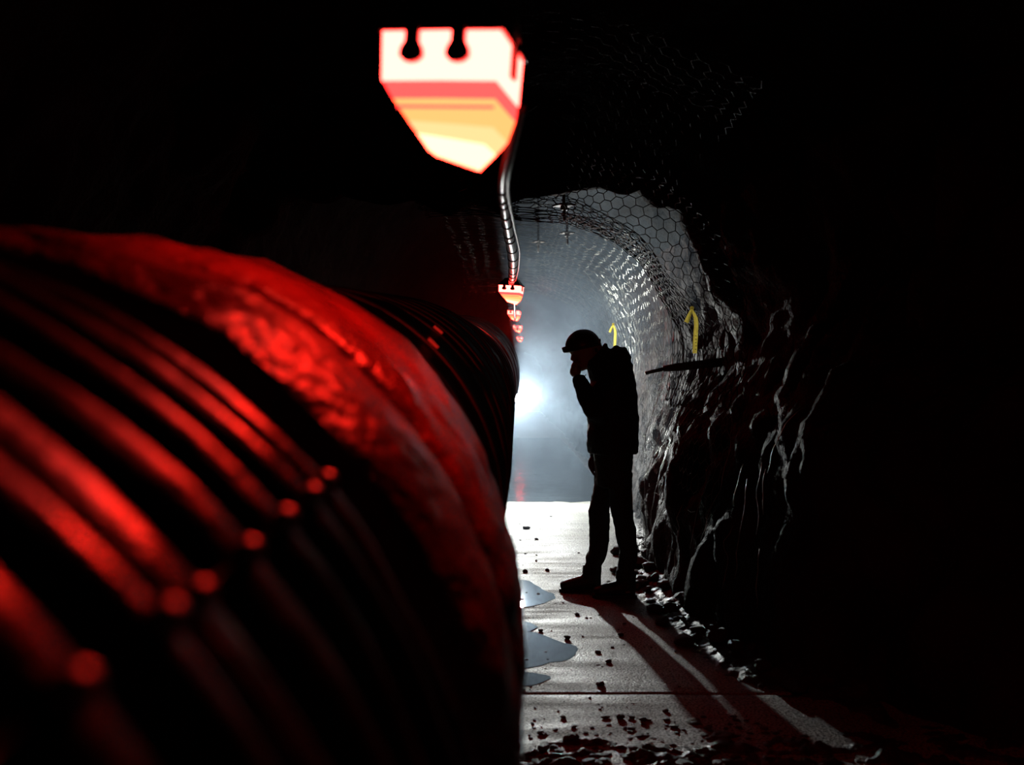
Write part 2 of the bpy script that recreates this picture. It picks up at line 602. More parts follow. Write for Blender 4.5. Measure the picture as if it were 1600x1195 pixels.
# seam with added steel beads for its crest highlights on the flank of the near hose
TH = math.radians(40)
mb = MB()
pts = []
for y in yrange([(-.3, HOSE_END - .01, .02)]):
    cx, cz = duct_c(y)
    r = near_r(y, TH) - .001
    pts.append((cx + r * math.cos(TH), y, cz + r * math.sin(TH)))
mb.tube(pts, [(.003, .006)] * len(pts), 8)
mb.build('seam_welt', M['duct_shaded'], duct)
y = HOSE_END - PITCH / 2
while y > 0.1:
    cx, cz = duct_c(y)
    r = near_r(y, TH)
    c = Vector((cx + r * math.cos(TH), y, cz + r * math.sin(TH)))
    MB().ball(c, (.009, .013, .009), 12, 8).build('highlight_bead', M['steel'], duct)  # added bead, stands in for the highlight at each rib crest
    y -= PITCH
# buckle of the first far band
for q, tdeg in ((2.5, 46), (2.95, 50)):
    th = math.radians(tdeg)
    cx, cz = duct_c(q)
    R = Matrix.Rotation(-th, 3, 'Y')
    MB().box((cx + .588 * math.cos(th), q, cz + .588 * math.sin(th)), (.008, .016, .032), R).build('band_buckle', M['steel'], duct, False)


# ------------------------------------------------------------------ red lamps on the festoon cable
def lamp_proto():
    root = empty('hanging_lamp')
    # front outline (x right, z down from the cap edge), metres; y is depth away from the viewer
    W, H, D = .166, .170, .135

    def ring(z, inset=0.0):
        """rectangle of the lens at drop z: left flank slopes in strongly, right flank slightly"""
        t = z / H
        xl = (.004 * t if t < .4 else .0016 + (t - .4) * .118) - W / 2
        xr = W / 2 - .004 * t - (0 if t < .75 else (t - .75) * .10)
        y0 = -D / 2 + .012 * t
        y1 = D / 2 - (.002 * t if t < .5 else .001 + (t - .5) * .17)
        return xl + inset, xr - inset, y0 + inset, y1 - inset

    def band(z0, z1, steps, slope0=0.0, slope1=0.0, inset=0.0, bottom=False):
        mb = MB()
        V, F = [], []
        for i in range(steps + 1):
            f = i / steps
            z = z0 + (z1 - z0) * f
            s = slope0 + (slope1 - slope0) * f
            xl, xr, y0, y1 = ring(z, inset)
            bulge = .0012 * math.sin(i * math.pi)      # flat facets
            for (x, yy) in ((xl, y0), ((xl + xr) / 2, y0 - .002), (xr, y0), (xr, y1), (xl, y1)):
                u = (x - xl) / (xr - xl)
                V.append((x, yy - bulge, -(z + s * (u - .5))))
        for i in range(steps):
            for k in range(5):
                k2 = (k + 1) % 5
                F.append((i * 5 + k, i * 5 + k2, (i + 1) * 5 + k2, (i + 1) * 5 + k))
        F.append(tuple(range(4, -1, -1)))
        F.append(tuple(range(steps * 5, steps * 5 + 5)))
        return mb.add(V, F)

    band(.000, .066, 4, 0, .0, -.0015).build('led_band', M['led_band'], root, False)
    band(.0665, .090, 2, 0, .0).build('upper_lens', M['lens_pink'], root, False)
    band(.0905, .124, 3, 0, .008).build('lower_lens', M['lens_gold'], root, False)
    band(.1245, .144, 2, .008, .014).build('lens_facet', M['lens_mid'], root, False)
    band(.1445, .170, 3, .014, .020).build('lens_tip', M['lens_hot'], root, False)
    # moulded ribs across the front of the lens
    for z in (.102,):
        xl, xr, y0, y1 = ring(z)
        MB().box(((xl + xr) / 2, y0 - .003, -z), (xr - xl, .003, .004)).build('lens_rib', M['lens_pink'], root, False)
    # cap: black hood over the lens
    mb = MB()
    V = []
    for (z, w, d) in ((.000, W + .012, D + .012), (.012, W + .012, D + .012), (.062, W * .62, D * .62), (.074, W * .58, D * .58)):
        for sx, sy in ((-1, -1), (1, -1), (1, 1), (-1, 1)):
            V.append((sx * w / 2, sy * d / 2, z))
    F = [(3, 2, 1, 0)]
    for i in range(3):
        for k in range(4):
            F.append((i * 4 + k, i * 4 + (k + 1) % 4, i * 4 + 4 + (k + 1) % 4, i * 4 + 4 + k))
    F.append((12, 13, 14, 15))
    mb.add(V, F).build('hood', M['cap'], root, False)
    # hood clips that hang over the lens
    for x in (-.038, .028):
        mb = MB()
        prof = [(-.010, .004), (-.010, -.016), (-.016, -.026), (-.017, -.036), (-.010, -.043), (0, -.045), (.010, -.043), (.017, -.036), (.016, -.026), (.010, -.016), (.010, .004)]
        V = [(x + a, -D / 2 - .004, b) for a, b in prof] + [(x + a, -D / 2 - .012, b) for a, b in prof]
        n = len(prof)
        F = [tuple(range(n - 1, -1, -1)), tuple(range(n, 2 * n))] + [(k, (k + 1) % n, n + (k + 1) % n, n + k) for k in range(n)]
        mb.add(V, F).build('hood_clip', M['cap'], root, False)
    for x in (W / 2 + .003,):
        MB().box((x + .003, .0, -.02), (.006, .02, .05)).build('hood_clip', M['cap'], root, False)
    # hanger eye
    mb = MB()
    mb.tube([(.02 * math.cos(a), 0, .088 + .018 * math.sin(a)) for a in [2 * math.pi * k / 16 for k in range(17)]], .004, 8)
    mb.build('hanger_eye', M['steel'], root)
    return root


lamp_specs = [
    (at(711, 74, 1.43), 'large blurred red lamp hanging above the near end of the duct'),
    (at(799, 447, 7.8), 'second red lamp, hanging where the white cable ends'),
    (at(803.5, 486, 14.8), 'small red lamp in the smoke, third along the cable'),
    (at(809, 509, 22.0), 'tiny red lamp deep in the smoke, fourth along the cable'),
    (at(812, 527, 34.0), 'farthest red lamp, a faint speck deep in the smoke'),
]
proto = lamp_proto()
lamps = []
for i, (p, lab) in enumerate(lamp_specs):
    o = proto if i == 0 else copy_tree(proto)
    o.location = p
    if i: o.scale = (1, 1, .8)
    o.rotation_euler = (0, math.radians(4), math.radians(-13))
    tag(o, lab, 'lamp', 'red lamps strung along the tunnel')
    lamps.append(o)

# white cable between the lamps, wrapped with black tape
cable = empty('festoon_cable')
tag(cable, 'white cable with black tape bands running between the red lamps', 'cable')
ctrl = [(at(806, 40, 1.46), .0062), (at(807, 100, 1.58), .0062), (at(806, 170, 1.8), .007), (at(786, 268, 2.15), .0075), (at(784, 300, 2.5), .0085), (at(788, 328, 3.0), .0115),
        (at(794, 362, 3.8), .0175), (at(801, 398, 5.2), .027), (at(801, 425, 6.6), .027), (at(799, 441, 7.6), .022)]
P3 = [c[0] for c in ctrl]
RR = [c[1] for c in ctrl]
pts, rads = [], []
for i in range(len(P3) - 1):
    for s in range(10):
        f = s / 10
        p0, p1, p2, p3 = P3[max(i - 1, 0)], P3[i], P3[i + 1], P3[min(i + 2, len(P3) - 1)]
        pts.append(0.5 * ((2 * p1) + (-p0 + p2) * f + (2 * p0 - 5 * p1 + 4 * p2 - p3) * f * f + (-p0 + 3 * p1 - 3 * p2 + p3) * f ** 3))
        rads.append(RR[i] * (1 - f) + RR[i + 1] * f)
pts.append(P3[-1]); rads.append(RR[-1])
mb = MB(); mb.tube(pts, rads, 14)
mb.build('cable_sheath', M['cable'], cable)
mb = MB()
p2 = [p + Vector((r * 1.2 + .004, 0, r * .5)) for p, r in zip(pts, rads)]
mb.tube(p2[20:], .006, 8)
mb.build('carrier_wire', M['tape'], cable)
for px_y in (40, 45, 48, 53, 57, 61, 63, 67, 71, 75, 79, 82, 85, 88):
    i = px_y
    d = (pts[min(i + 1, len(pts) - 1)] - pts[i - 1]).normalized()
    L = .010 + .004 * (pts[i].y)
    mb = MB(); mb.tube([pts[i] - d * L, pts[i] + d * L], rads[i] + .003, 14)
    mb.build('tape_band', M['tape'], cable)
# onward runs to the farther lamps
mb = MB()
for a, b in ((1, 2), (2, 3), (3, 4)):
    A, B = lamps[a].location + Vector((.02, .1, .03)), lamps[b].location + Vector((.02, -.1, .08))
    mb2 = MB()
    mb2.tube([A.lerp(B, t / 12) + Vector((0, 0, -.25 * 4 * (t / 12) * (1 - t / 12))) for t in range(13)], .012, 8)
    mb2.build('cable_run', M['tape'], cable)

# ------------------------------------------------------------------ white flood lamp behind the duct's edge
FL = at(810, 622, 11.1)
flood = empty('flood_lamp', (FL.x, FL.y, 0))
tag(flood, 'bright white flood lamp clamped to the side of the duct, shining through smoke', 'lamp')
MB().ball((0, 0, FL.z), FLOOD_R, 20, 14).build('globe', M['flood'], flood)
_cx, _cz = duct_c(FL.y)
_w = Vector((_cx - FL.x, 0, _cz - FL.z)).normalized()
_g = Vector((0, 0, FL.z))
MB().tube([_g + _w * (FLOOD_R - .006), _g + _w * (FLOOD_R + .05)], .012, 12).build('socket', M['cap'], flood)
MB().box(_g + _w * (FLOOD_R + .045), (.05, .10, .09)).build('clamp', M['cap'], flood, False)

# ------------------------------------------------------------------ wire mesh under the rock
MESH_ST = [
    (2.2, [(1.40, .6), (1.48, 1.1), (1.48, 1.6), (1.36, 2.1), (1.05, 2.52), (.65, 2.72), (.2, 2.82), (-.6, 2.86)]),
    (4.5, [(1.22, .6), (1.33, 1.1), (1.40, 1.6), (1.30, 2.1), (1.02, 2.48), (.6, 2.68), (.2, 2.78), (-.6, 2.82)]),
    (5.4, [(1.08, .6), (1.18, 1.1), (1.30, 1.6), (1.16, 2.08), (.92, 2.38), (.55, 2.5), (.2, 2.56), (-.6, 2.58)]),
    (6.2, [(0.96, .6), (1.09, 1.1), (1.22, 1.58), (1.00, 1.98), (.80, 2.22), (.50, 2.36), (.2, 2.42), (-.6, 2.44)]),
    (6.9, [(0.98, .6), (1.10, 1.1), (1.22, 1.6), (.99, 2.02), (.78, 2.25), (.48, 2.40), (.2, 2.47), (-.6, 2.5)]),
    (7.7, [(1.04, .6), (1.17, 1.1), (1.28, 1.6), (1.18, 2.15), (.95, 2.5), (.55, 2.70), (.2, 2.78), (-.6, 2.8)]),
    (9.5, [(1.15, .6), (1.27, 1.1), (1.33, 1.6), (1.22, 2.15), (.95, 2.52), (.55, 2.70), (.2, 2.76), (-.6, 2.78)]),
    (17., [(1.26, .6), (1.33, 1.1), (1.34, 1.6), (1.20, 2.05), (.92, 2.42), (.55, 2.62), (.2, 2.68), (-.6, 2.7)]),
]


def mesh_pt(s, y):
    P = profile_at(MESH_ST, y)
    q = catmull(P, max(0, min(7, s)))
    p = Vector((q[0], y, q[1]))
    n = mnoise.noise_vector(p * 2.2) * .035 + mnoise.noise_vector(p * 8.0) * (.010 if y < 8 else .026)
    return p + n


def wire_net(name, y0, y1, s0, s1, cell, wr, label, mat='wire', ragged=0.0):
    """hexagonal netting; s runs over the arch (about 0.5 m per unit), y along the drive"""
    ds = cell / .48
    edges = {}
    V = []

    def vid(key, s, y):
        if key not in edges:
            edges[key] = len(V)
            V.append(mesh_pt(s, y))
        return edges[key]
    E = []
    # brick-wall topology: rows along s, zig-zag along y
    nr = int((s1 - s0) / (ds * .75))
    nc = int((y1 - y0) / (cell * .5))
    for r in range(nr + 1):
        for c in range(nc + 1):
            off = .25 * ds * (1 if (r + c) % 2 == 0 else -1)
            s = s0 + r * ds * .75 + off * .55
            yy = y0 + c * cell * .5
            if ragged and r < 3 and mnoise.noise(Vector((yy * 3.1, r * 2.2, 4))) > ragged: continue
            a = vid((r, c), s, yy)
            if c < nc: E.append(((r, c), (r, c + 1)))
            if r < nr and (r + c) % 2 == 0: E.append(((r, c), (r + 1, c)))
    VV, FF = [], []
    for k1, k2 in E:
        if k1 not in edges or k2 not in edges: continue
        a, b = V[edges[k1]], V[edges[k2]]
        d = b - a
        if d.length < 1e-6: continue
        d.normalize()
        u = d.orthogonal().normalized()
        w = d.cross(u)
        n = len(VV)
        for q in (a, b):
            for k in range(3):
                an = 2.094395 * k
                VV.append(q + u * (wr * math.cos(an)) + w * (wr * math.sin(an)))
        for k in range(3):
            k2_ = (k + 1) % 3
            FF.append((n + k, n + k2_, n + 3 + k2_, n + 3 + k))
    o = mesh_obj(name, VV, FF, M[mat], None, False)
    tag(o, label, 'wire mesh', None, 'stuff')
    return o


wire_net('wire_mesh', 3.9, 5.45, 4.1, 7.0, .10, .0012, 'dark hexagonal wire mesh under the near unlit roof', 'wire_shaded')
wire_net('wire_mesh', 5.4, 8.0, 1.2, 7.0, .115, .0032, 'loose sagging hexagonal wire mesh silhouetted against the smoke', 'wire_shaded')
wire_net('wire_mesh', 5.4, 7.9, 0.0, 1.2, .10, .0013, 'ragged wire mesh hanging low on the right wall below the yellow ribbon', 'wire', .05)
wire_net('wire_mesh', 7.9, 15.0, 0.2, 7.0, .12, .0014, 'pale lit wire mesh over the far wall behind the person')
# folded lap where two sheets of netting overlap
wire_net('wire_mesh', 6.2, 6.8, 2.2, 5.6, .075, .0030, 'bunched dark lap of netting along the edge of the arch', 'wire_shaded')

# loose wire strands that hang down the right wall
for k in range(26):
    y = random.uniform(4.4, 9.5)
    P = profile_at(STATIONS, y)
    z1 = random.uniform(.5, 1.35)
    ln = random.uniform(.2, .6)
    pts = []
    t = z1
    for j in range(9):
        z = z1 - ln * j / 8
        tt = np.interp(z, P[:5, 1], range(5))
        q = catmull(P, tt)
        hh = rock_height(Vector((q[0], y, q[1])))
        pts.append(Vector((q[0] - max(hh, 0) - .02 + .02 * mnoise.noise(Vector((z * 9, k, 1))),
                           y + .05 * mnoise.noise(Vector((z * 7, k, 5))), z)))
    o = MB(); o.tube(pts, .0018, 5)
    ob = o.build('wire_strand', M['wire'], None)
    tag(ob, 'thin loose wire strand hanging down the rough right rock wall', 'wire', 'loose wire strands on the right wall')

# rock bolts
def bolt(p, ln, up, label):
    root = empty('rock_bolt', p)
    tag(root, label, 'bolt')
    MB().tube([(0, 0, up), (0, 0, .0), (.004, .005, -ln)], .011, 10).build('shank', M['rust'], root)
    MB().box((0, 0, -.012), (.11, .11, .010), Matrix.Rotation(.5, 3, 'Z')).build('face_plate', M['rust'], root, False)
    MB().tube([(0, 0, -.045), (0, 0, -.017)], .026, 6).build('hex_nut', M['steel'], root, False)
    MB().ball((.004, .005, -ln - .004), (.009, .009, .012), 10, 8).build('water_drop', M['steel'], root)


bolt(at(881, 318, 6.5), .10, .7, 'dark rock bolt hanging from the roof above the person')
bolt(at(886, 362, 9.5), .11, 1.0, 'rock bolt in the smoky roof, beyond the sagging mesh')
bolt(at(841, 376, 10.5), .11, .9, 'rock bolt with wet glints nearest the lamp cable')
# horizontal bar out of the wall beside the person
root = empty('wall_bar', at(1110, 567, 6.7))
tag(root, 'dark pointed steel bar sticking out of the right wall beside the person', 'bar')
q0 = at(1008, 583, 6.7) - root.location
q1 = at(1038, 576, 6.7) - root.location
MB().tube([q0, q1], [.012, .014], 10).build('bar_tip', M['rust'], root)
MB().tube([q1 + Vector((-.01, 0, 0)), q1.lerp(Vector((0, 0, 0)), .25), Vector((.12, .04, .01))], [.020, .028, .032], 10).build('bar_socket', M['rust'], root)


# ------------------------------------------------------------------ yellow ribbons tied to the mesh
def ribbon(name, path, width, th, mat, parent, wdir):
    V, F = [], []
    wdir = Vector(wdir)
    n = len(path)
    for i, (p, w) in enumerate(path):
        t = (path[min(i + 1, n - 1)][0] - path[max(i - 1, 0)][0]).normalized()
        a = (wdir - t * t.dot(wdir)).normalized()
        b = t.cross(a)
        for sa, sb in ((-1, -1), (1, -1), (1, 1), (-1, 1)):
            V.append(p + a * (sa * w * width / 2) + b * (sb * th / 2))
    for i in range(n - 1):
        for k in range(4):
            F.append((i * 4 + k, i * 4 + (k + 1) % 4, i * 4 + 4 + (k + 1) % 4, i * 4 + 4 + k))
    F += [(3, 2, 1, 0), tuple(range((n - 1) * 4, n * 4))]
    return mesh_obj(name, V, F, mat, parent, True)


def tape(loc, y, L, short, label):
    root = empty('yellow_ribbon', loc)
    tag(root, label, 'ribbon')
    f = y / FPX
    k = lambda dx, dy, dd=0: Vector((dx * f, dd, -dy * f))
    long_ = [(k(0, 0), .25), (k(2, 6, -.01), .55), (k(5, 15, -.02), .95), (k(6, 25, -.02), 1), (k(5.5, 40, -.01), 1), (k(4.5, 55, -.015), 1), (k(4, 70, -.01), .98)]
    ribbon('long_tail', [(p * L, w) for p, w in long_], 7.5 * f * L, .0015, M['yellow'], root, (1, .25, 0))
    sh = [(k(0, 0), .3), (k(-3, 6, -.02), .8), (k(-7, 15, -.03), 1), (k(-10, 22, -.025), .95)]
    ribbon('short_tail', [(p * L * short, w) for p, w in sh], 7.5 * f * L, .0015, M['yellow'], root, (1, -.5, .25))
    MB().ball((0, 0, .003), (.012, .01, .012), 8, 6).build('knot', M['yellow'], root)
    return root, f


r1, f1 = tape(at(1081, 482, 5.75), 5.75, 1.0, 1.0, 'long yellow ribbon with printed marks tied to the arch mesh')
for j in range(5):
    MB().box(Vector(((4.9 + .5 * (j % 2)) * f1, -.023, -(43 + j * 5.2) * f1)), (.0085, .001, .0035)).build('printed_mark', M['ink'], r1, False)
tape(at(958, 507, 9.2), 9.2, .55, 1.0, 'small distant yellow ribbon on the lit mesh behind the hood')

# ------------------------------------------------------------------ the person
PY = 6.28
KP = PY / FPX
person = empty('person', (at(955, 930, PY).x, PY, 0))
tag(person, 'person in dark hooded jacket and helmet, head bowed, hand at chin, in silhouette', 'person')


def pp(px, py, d=0.0):
    """point in the figure's plane (depth offset d towards the far side)"""
    y = PY + d
    v = at(px, py, PY)
    return Vector((v.x, y, v.z))


def loft(mb, lst, n=16):
    """lst of (px, py, depth, half width in profile px, half depth in m)"""
    pts = [pp(a, b, d) for a, b, d, _, _ in lst]
    mb.tube(pts, [(hd, w * KP) for _, _, _, w, hd in lst], n, True, (0, 1, 0))


def fingers(mb, base, fwd, side, curl_dir, sc=1.0, curl=1.0):
    """four curled fingers and a thumb from a palm centre"""
    fwd, side, curl_dir = Vector(fwd).normalized(), Vector(side).normalized(), Vector(curl_dir).normalized()
    for k, (ln, o) in enumerate(((.85, -1.5), (1.0, -.5), (.94, .5), (.74, 1.5))):
        r = .0092 * sc
        p = Vector(base) + side * (o * .020 * sc) + fwd * .035 * sc
        a = 0.15
        path = [p - fwd * .02 * sc, p]
        for seg in (.042, .028, .022):
            a += .62 * curl
            d = fwd * math.cos(a) + curl_dir * math.sin(a)
            p = p + d * (seg * ln * sc)
            path.append(p)
        mb.tube(path, [r * 1.05, r * 1.05, r, r * .95, r * .75], 10)
        mb.ball(path[-1], r * .78, 10, 6)
    p = Vector(base) - side * .034 * sc
    d = (fwd * .55 - side * .6 + curl_dir * .55).normalized()
    p1 = p + d * .034 * sc
    p2 = p1 + (fwd * .7 + curl_dir * .5 + side * .15).normalized() * .030 * sc
    p3 = p2 + (fwd * .6 + curl_dir * .55 + side * .45).normalized() * .022 * sc
    mb.tube([p + side * .012 * sc, p1, p2, p3], [.013 * sc, .0115 * sc, .0105 * sc, .008 * sc], 10)
    mb.ball(p3, .0082 * sc, 10, 6)


# body: one continuous skin from head to ankles
b = MB()
HEAD = pp(917, 545, 0)
Rh = Matrix.Rotation(math.radians(-24), 3, 'Y')      # bowed forward (towards -x)
b.ball(HEAD, (.098, .076, .112), 20, 14, Rh)
hv = lambda x, y_, z: HEAD + Rh @ Vector((x, y_, z))
b.ball(hv(-.035, 0, -.062), (.062, .058, .060), 16, 10, Rh)          # jaw
b.tube([hv(-.092, 0, .012), hv(-.112, 0, -.024), hv(-.096, 0, -.034)], [.010, .015, .012], 10)    # nose
b.ball(hv(-.088, 0, .022), (.022, .052, .014), 12, 8, Rh)           # brow
b.tube([hv(-.090, -.022, -.062), hv(-.098, 0, -.062), hv(-.090, .022, -.062)], [.007, .009, .007], 8)  # lips
b.ball(hv(-.075, 0, -.098), (.026, .026, .020), 10, 8, Rh)          # chin
for s in (-1, 1):
    b.ball(hv(.012, s * .078, -.018), (.020, .010, .032), 10, 8, Rh)     # ears
    b.ball(hv(-.080, s * .030, .004), (.012, .014, .010), 10, 8, Rh)     # eyes
loft(b, [(926, 553, 0, 14, .060), (938, 566, 0, 15, .062), (948, 580, 0, 19, .085)])
loft(b, [(955, 575, 0, 20, .14), (958, 600, 0, 26, .17), (958, 640, 0, 25, .15), (958, 680, 0, 24, .145), (958, 715, 0, 24, .155), (958, 745, 0, 22, .15)])
# left (near) arm raised to the chin
loft(b, [(966, 586, -.17, 13, .052), (953, 618, -.20, 12, .048), (934, 646, -.19, 11, .044)], 12)
loft(b, [(930, 648, -.19, 11, .044), (912, 614, -.12, 10, .038), (902, 592, -.06, 9, .032)], 12)
HN = pp(898.5, 580, -.04)
b.ball(HN, (.036, .042, .040), 14, 10, Matrix.Rotation(math.radians(25), 3, 'Y'))
fingers(b, HN + Vector((-.008, 0, .006)), (-.45, 0.1, .9), (0, 1, 0), (.95, 0, .2), .86, 1.15)
# right (far) arm hanging, hand by the pocket
loft(b, [(962, 586, .17, 13, .052), (956, 632, .20, 12, .046), (948, 668, .20, 10, .042)], 12)
loft(b, [(948, 668, .20, 10, .042), (938, 700, .17, 9, .034), (933, 716, .15, 7, .026)], 12)
# legs
loft(b, [(950, 735, .09, 16, .085), (943, 770, .09, 15, .08), (936, 806, .09, 12, .06), (936, 850, .09, 11, .052), (928, 895, .09, 9, .042), (927, 914, .09, 9, .045)], 14)
loft(b, [(966, 735, -.09, 17, .085), (970, 775, -.09, 16, .08), (974, 815, -.09, 13, .06), (979, 855, -.09, 12, .052), (976, 900, -.09, 9, .042), (977, 920, -.09, 9, .045)], 14)
remeshed('body', b, M['skin'], person, .0065, 2)

# jacket
j = MB()
loft(j, [(944, 546, 0, 7, .07), (940, 554, 0, 15, .085), (937, 563, 0, 24, .10), (943, 571, 0, 30, .15), (954, 581, 0, 33.5, .20), (957.5, 600, 0, 36, .235), (957.5, 625, 0, 38, .245),
         (957.5, 655, 0, 39.5, .245), (957.5, 690, 0, 40.5, .25), (958, 704, 0, 40, .252), (958, 708, 0, 38.5, .25)], 28)
# hood lying on the shoulders and the raised collar
loft(j, [(960, 549, 0, 9, .10), (972, 554, 0, 11, .125), (976, 566, 0, 10, .12), (978, 573, 0, 9, .09)], 16)
loft(j, [(943, 545, 0, 6, .07), (947, 552, 0, 11, .085), (951, 562, 0, 17, .11)], 16)
for (x, y_, d, r) in ((946, 540, -.02, 4.5), (946.5, 540, .04, 4.5), (961, 546.5, -.03, 7), (971, 548, .04, 7), (974, 547, -.04, 5), (982, 572, -.05, 6), (984, 571, .02, 5), (980, 560, -.02, 6)):
    j.ball(pp(x, y_, d), (r * KP, r * KP * 1.6, r * KP), 12, 8)
# near sleeve
loft(j, [(968, 577, -.14, 15, .07), (960, 600, -.20, 17, .075), (948, 628, -.215, 16, .068), (935, 645, -.20, 15, .062), (927, 645, -.18, 15.5, .058),
         (916, 626, -.14, 13.5, .052), (909, 606, -.09, 12, .046), (903, 589, -.06, 11.5, .043)], 16)
# far sleeve
loft(j, [(964, 577, .14, 15, .07), (959, 605, .20, 17, .072), (953, 640, .215, 15, .065), (946, 670, .21, 14, .058), (940, 693, .19, 12, .052), (937, 705, .175, 11, .048)], 16)
remeshed('jacket', j, M['jacket'], person, .009, 3, .008, 11)
# trousers
t = MB()
loft(t, [(958, 690, 0, 31, .185), (958.5, 715, 0, 31, .18), (958, 740, 0, 27.5, .175), (957, 760, 0, 26, .165)], 22)
loft(t, [(949, 735, .085, 18, .10), (945.5, 765, .09, 16.5, .10), (940, 785, .09, 15, .095), (938, 802, .09, 17, .088), (938.5, 820, .09, 16.5, .08), (938.5, 845, .09, 16, .078),
         (936, 866, .09, 15.2, .075), (930, 880, .09, 14.5, .072), (929, 886, .09, 12.5, .068), (926.5, 893, .09, 15, .07), (927, 900, .09, 15, .068)], 18)
loft(t, [(967, 735, -.085, 18.5, .10), (966.5, 765, -.09, 18, .10), (968, 790, -.09, 17, .095), (972, 810, -.09, 16, .088), (976, 832, -.09, 16.2, .08), (979, 855, -.09, 14.2, .078),
         (979, 870, -.09, 13.2, .075), (976, 882, -.09, 13.5, .072), (975, 890, -.09, 14.5, .07), (975, 900, -.09, 15, .07)], 18)
remeshed('trousers', t, M['trousers'], person, .009, 3, .006, 12)


# boots
def boot(px0, d, z0, label):
    """heel at px0, toe 52 px ahead"""
    def q(dx, z, dd=0): return Vector((at(px0, 900, PY).x + dx * KP, PY + d + dd, z))
    mb = MB()
    mb.tube([q(-2, .055), q(-2, .10), q(-1, .17)], [(.052, .058), (.050, .060), (.050, .062)], 16, True, (0, 1, 0))
    mb.tube([q(12, .047), q(2, .050), q(-14, .060), q(-30, .052), q(-44, .042), q(-52, .036)], [(.036, .040), (.040, .046), (.045, .050), (.047, .040), (.045, .032), (.030, .022)], 16, True, (0, 1, 0))
    o = remeshed('boot', mb, M['boot'], person, .008, 3)
    o['label'] = label
    s = MB()
    out = [(14, -.030), (14, .030), (2, .040), (-14, .036), (-34, .048), (-48, .040), (-54, .018), (-54, -.018), (-48, -.040), (-34, -.044), (-14, -.034), (2, -.038)]
    V = [q(dx, 0.0, w) for dx, w in out] + [q(dx, .022, w) for dx, w in out]
    n = len(out)
    s.add(V, [tuple(range(n)), tuple(range(2 * n - 1, n - 1, -1))] + [(k, n + k, n + (k + 1) % n, (k + 1) % n) for k in range(n)])
    so = s.build('boot_sole', M['tape'], None, False)
    so.parent = o
    return o


boot(928.5, .09, 0, 'forward boot, toe pointing at the duct')
boot(978, -.09, 0, 'rear boot, nearest the rock wall')
# hand by the pocket, in a glove
g = MB()
GH = pp(929, 727, .14)
loft(g, [(935, 704, .16, 7.5, .032), (932, 716, .15, 8.5, .036)], 12)
g.ball(GH, (.032, .042, .050), 14, 10)
fingers(g, GH + Vector((-.004, 0, -.012)), (-.1, -.1, -1), (0, -1, 0), (.9, 0, .1), .98, .75)
go = remeshed('glove', g, M['glove'], person, .006, 2)
go['label'] = 'grey glove on the lowered hand below the jacket hem'


# helmet
def helmet():
    mb = MB()
    HC = pp(911.5, 539, 0)
    R = Matrix.Rotation(math.radians(-13), 3, 'Y')
    n, m = 28, 12
    V = []
    for i in range(m + 1):
        a = (math.pi / 2) * i / m
        for k in range(n):
            bb = 2 * math.pi * k / n
            x, yv = math.cos(bb), math.sin(bb)
            rx = .112 if x < 0 else .104
            V.append(HC + R @ Vector((rx * x * math.sin(a), .098 * yv * math.sin(a), .112 * math.cos(a) ** .9 - .018)))
    F = []
    for i in range(m):
        for k in range(n):
            F.append((i * n + k, (i + 1) * n + k, (i + 1) * n + (k + 1) % n, i * n + (k + 1) % n))
    mb.add(V, F)
    o = mb.build('helmet', M['helmet'], None)
    sol = o.modifiers.new('shell', 'SOLIDIFY'); sol.thickness = .004
    o.parent = person
    o.matrix_parent_inverse = Matrix.Translation(-Vector(person.location))
    hc = lambda x, y_, z: HC + R @ Vector((x, y_, z))

    def sub(nm, mbx, mt):
        c = mbx.build(nm, mt, None)
        c.parent = o
        return c
    # rim
    sub('helmet_rim', MB().tube([hc(.113 * math.cos(a) * (1.0 if math.cos(a) < 0 else .94), .101 * math.sin(a), -.020) for a in [2 * math.pi * k / 32 for k in range(33)]], .006, 8), M['helmet'])
    # peak
    V, F = [], []
    for i in range(9):
        a = math.radians(130 + 100 * i / 8)
        e = math.sin(math.pi * i / 8)
        for rr, zz in ((1.0, -.008), (1.0, -.014), (1.0 + .17 * e, -.022), (1.0 + .17 * e, -.016)):
            V.append(hc(.112 * math.cos(a) * rr, .098 * math.sin(a) * rr, zz))
    for i in range(8):
        for k in range(4):
            F.append((i * 4 + k, i * 4 + (k + 1) % 4, i * 4 + 4 + (k + 1) % 4, i * 4 + 4 + k))
    F += [(3, 2, 1, 0), (32, 33, 34, 35)]
    sub('peak', MB().add(V, F), M['helmet'])
    # lamp on the front and clip on the back
    lp = pp(881, 546.5, 0)
    ld = (R @ Vector((-1, 0, -.1))).normalized()
    sub('head_lamp', MB().tube([lp - ld * .034, lp - ld * .012, lp + ld * .006, lp + ld * .010], [.012, .017, .017, .013], 16), M['helmet'])
    sub('cable_clip', MB().box(hc(.098, 0, .006), (.030, .030, .018), R), M['helmet'])
    # ridge along the crown
    sub('crown_ridge', MB().tube([hc(.112 * math.sin(a) * (1 if a < 0 else .93), 0, .112 * max(0, math.cos(a)) ** .9 - .018) for a in [math.radians(-78 + 156 * k / 16) for k in range(17)]], .006, 8), M['helmet'])
    # hair below the shell at the back of the head
    h = MB().ball(hc(.050, 0, -.045), (.052, .070, .050), 16, 10, R)
    c = h.build('hair', M['tape'], None)
    c.parent = person
    c.matrix_parent_inverse = Matrix.Translation(-Vector(person.location))


helmet()

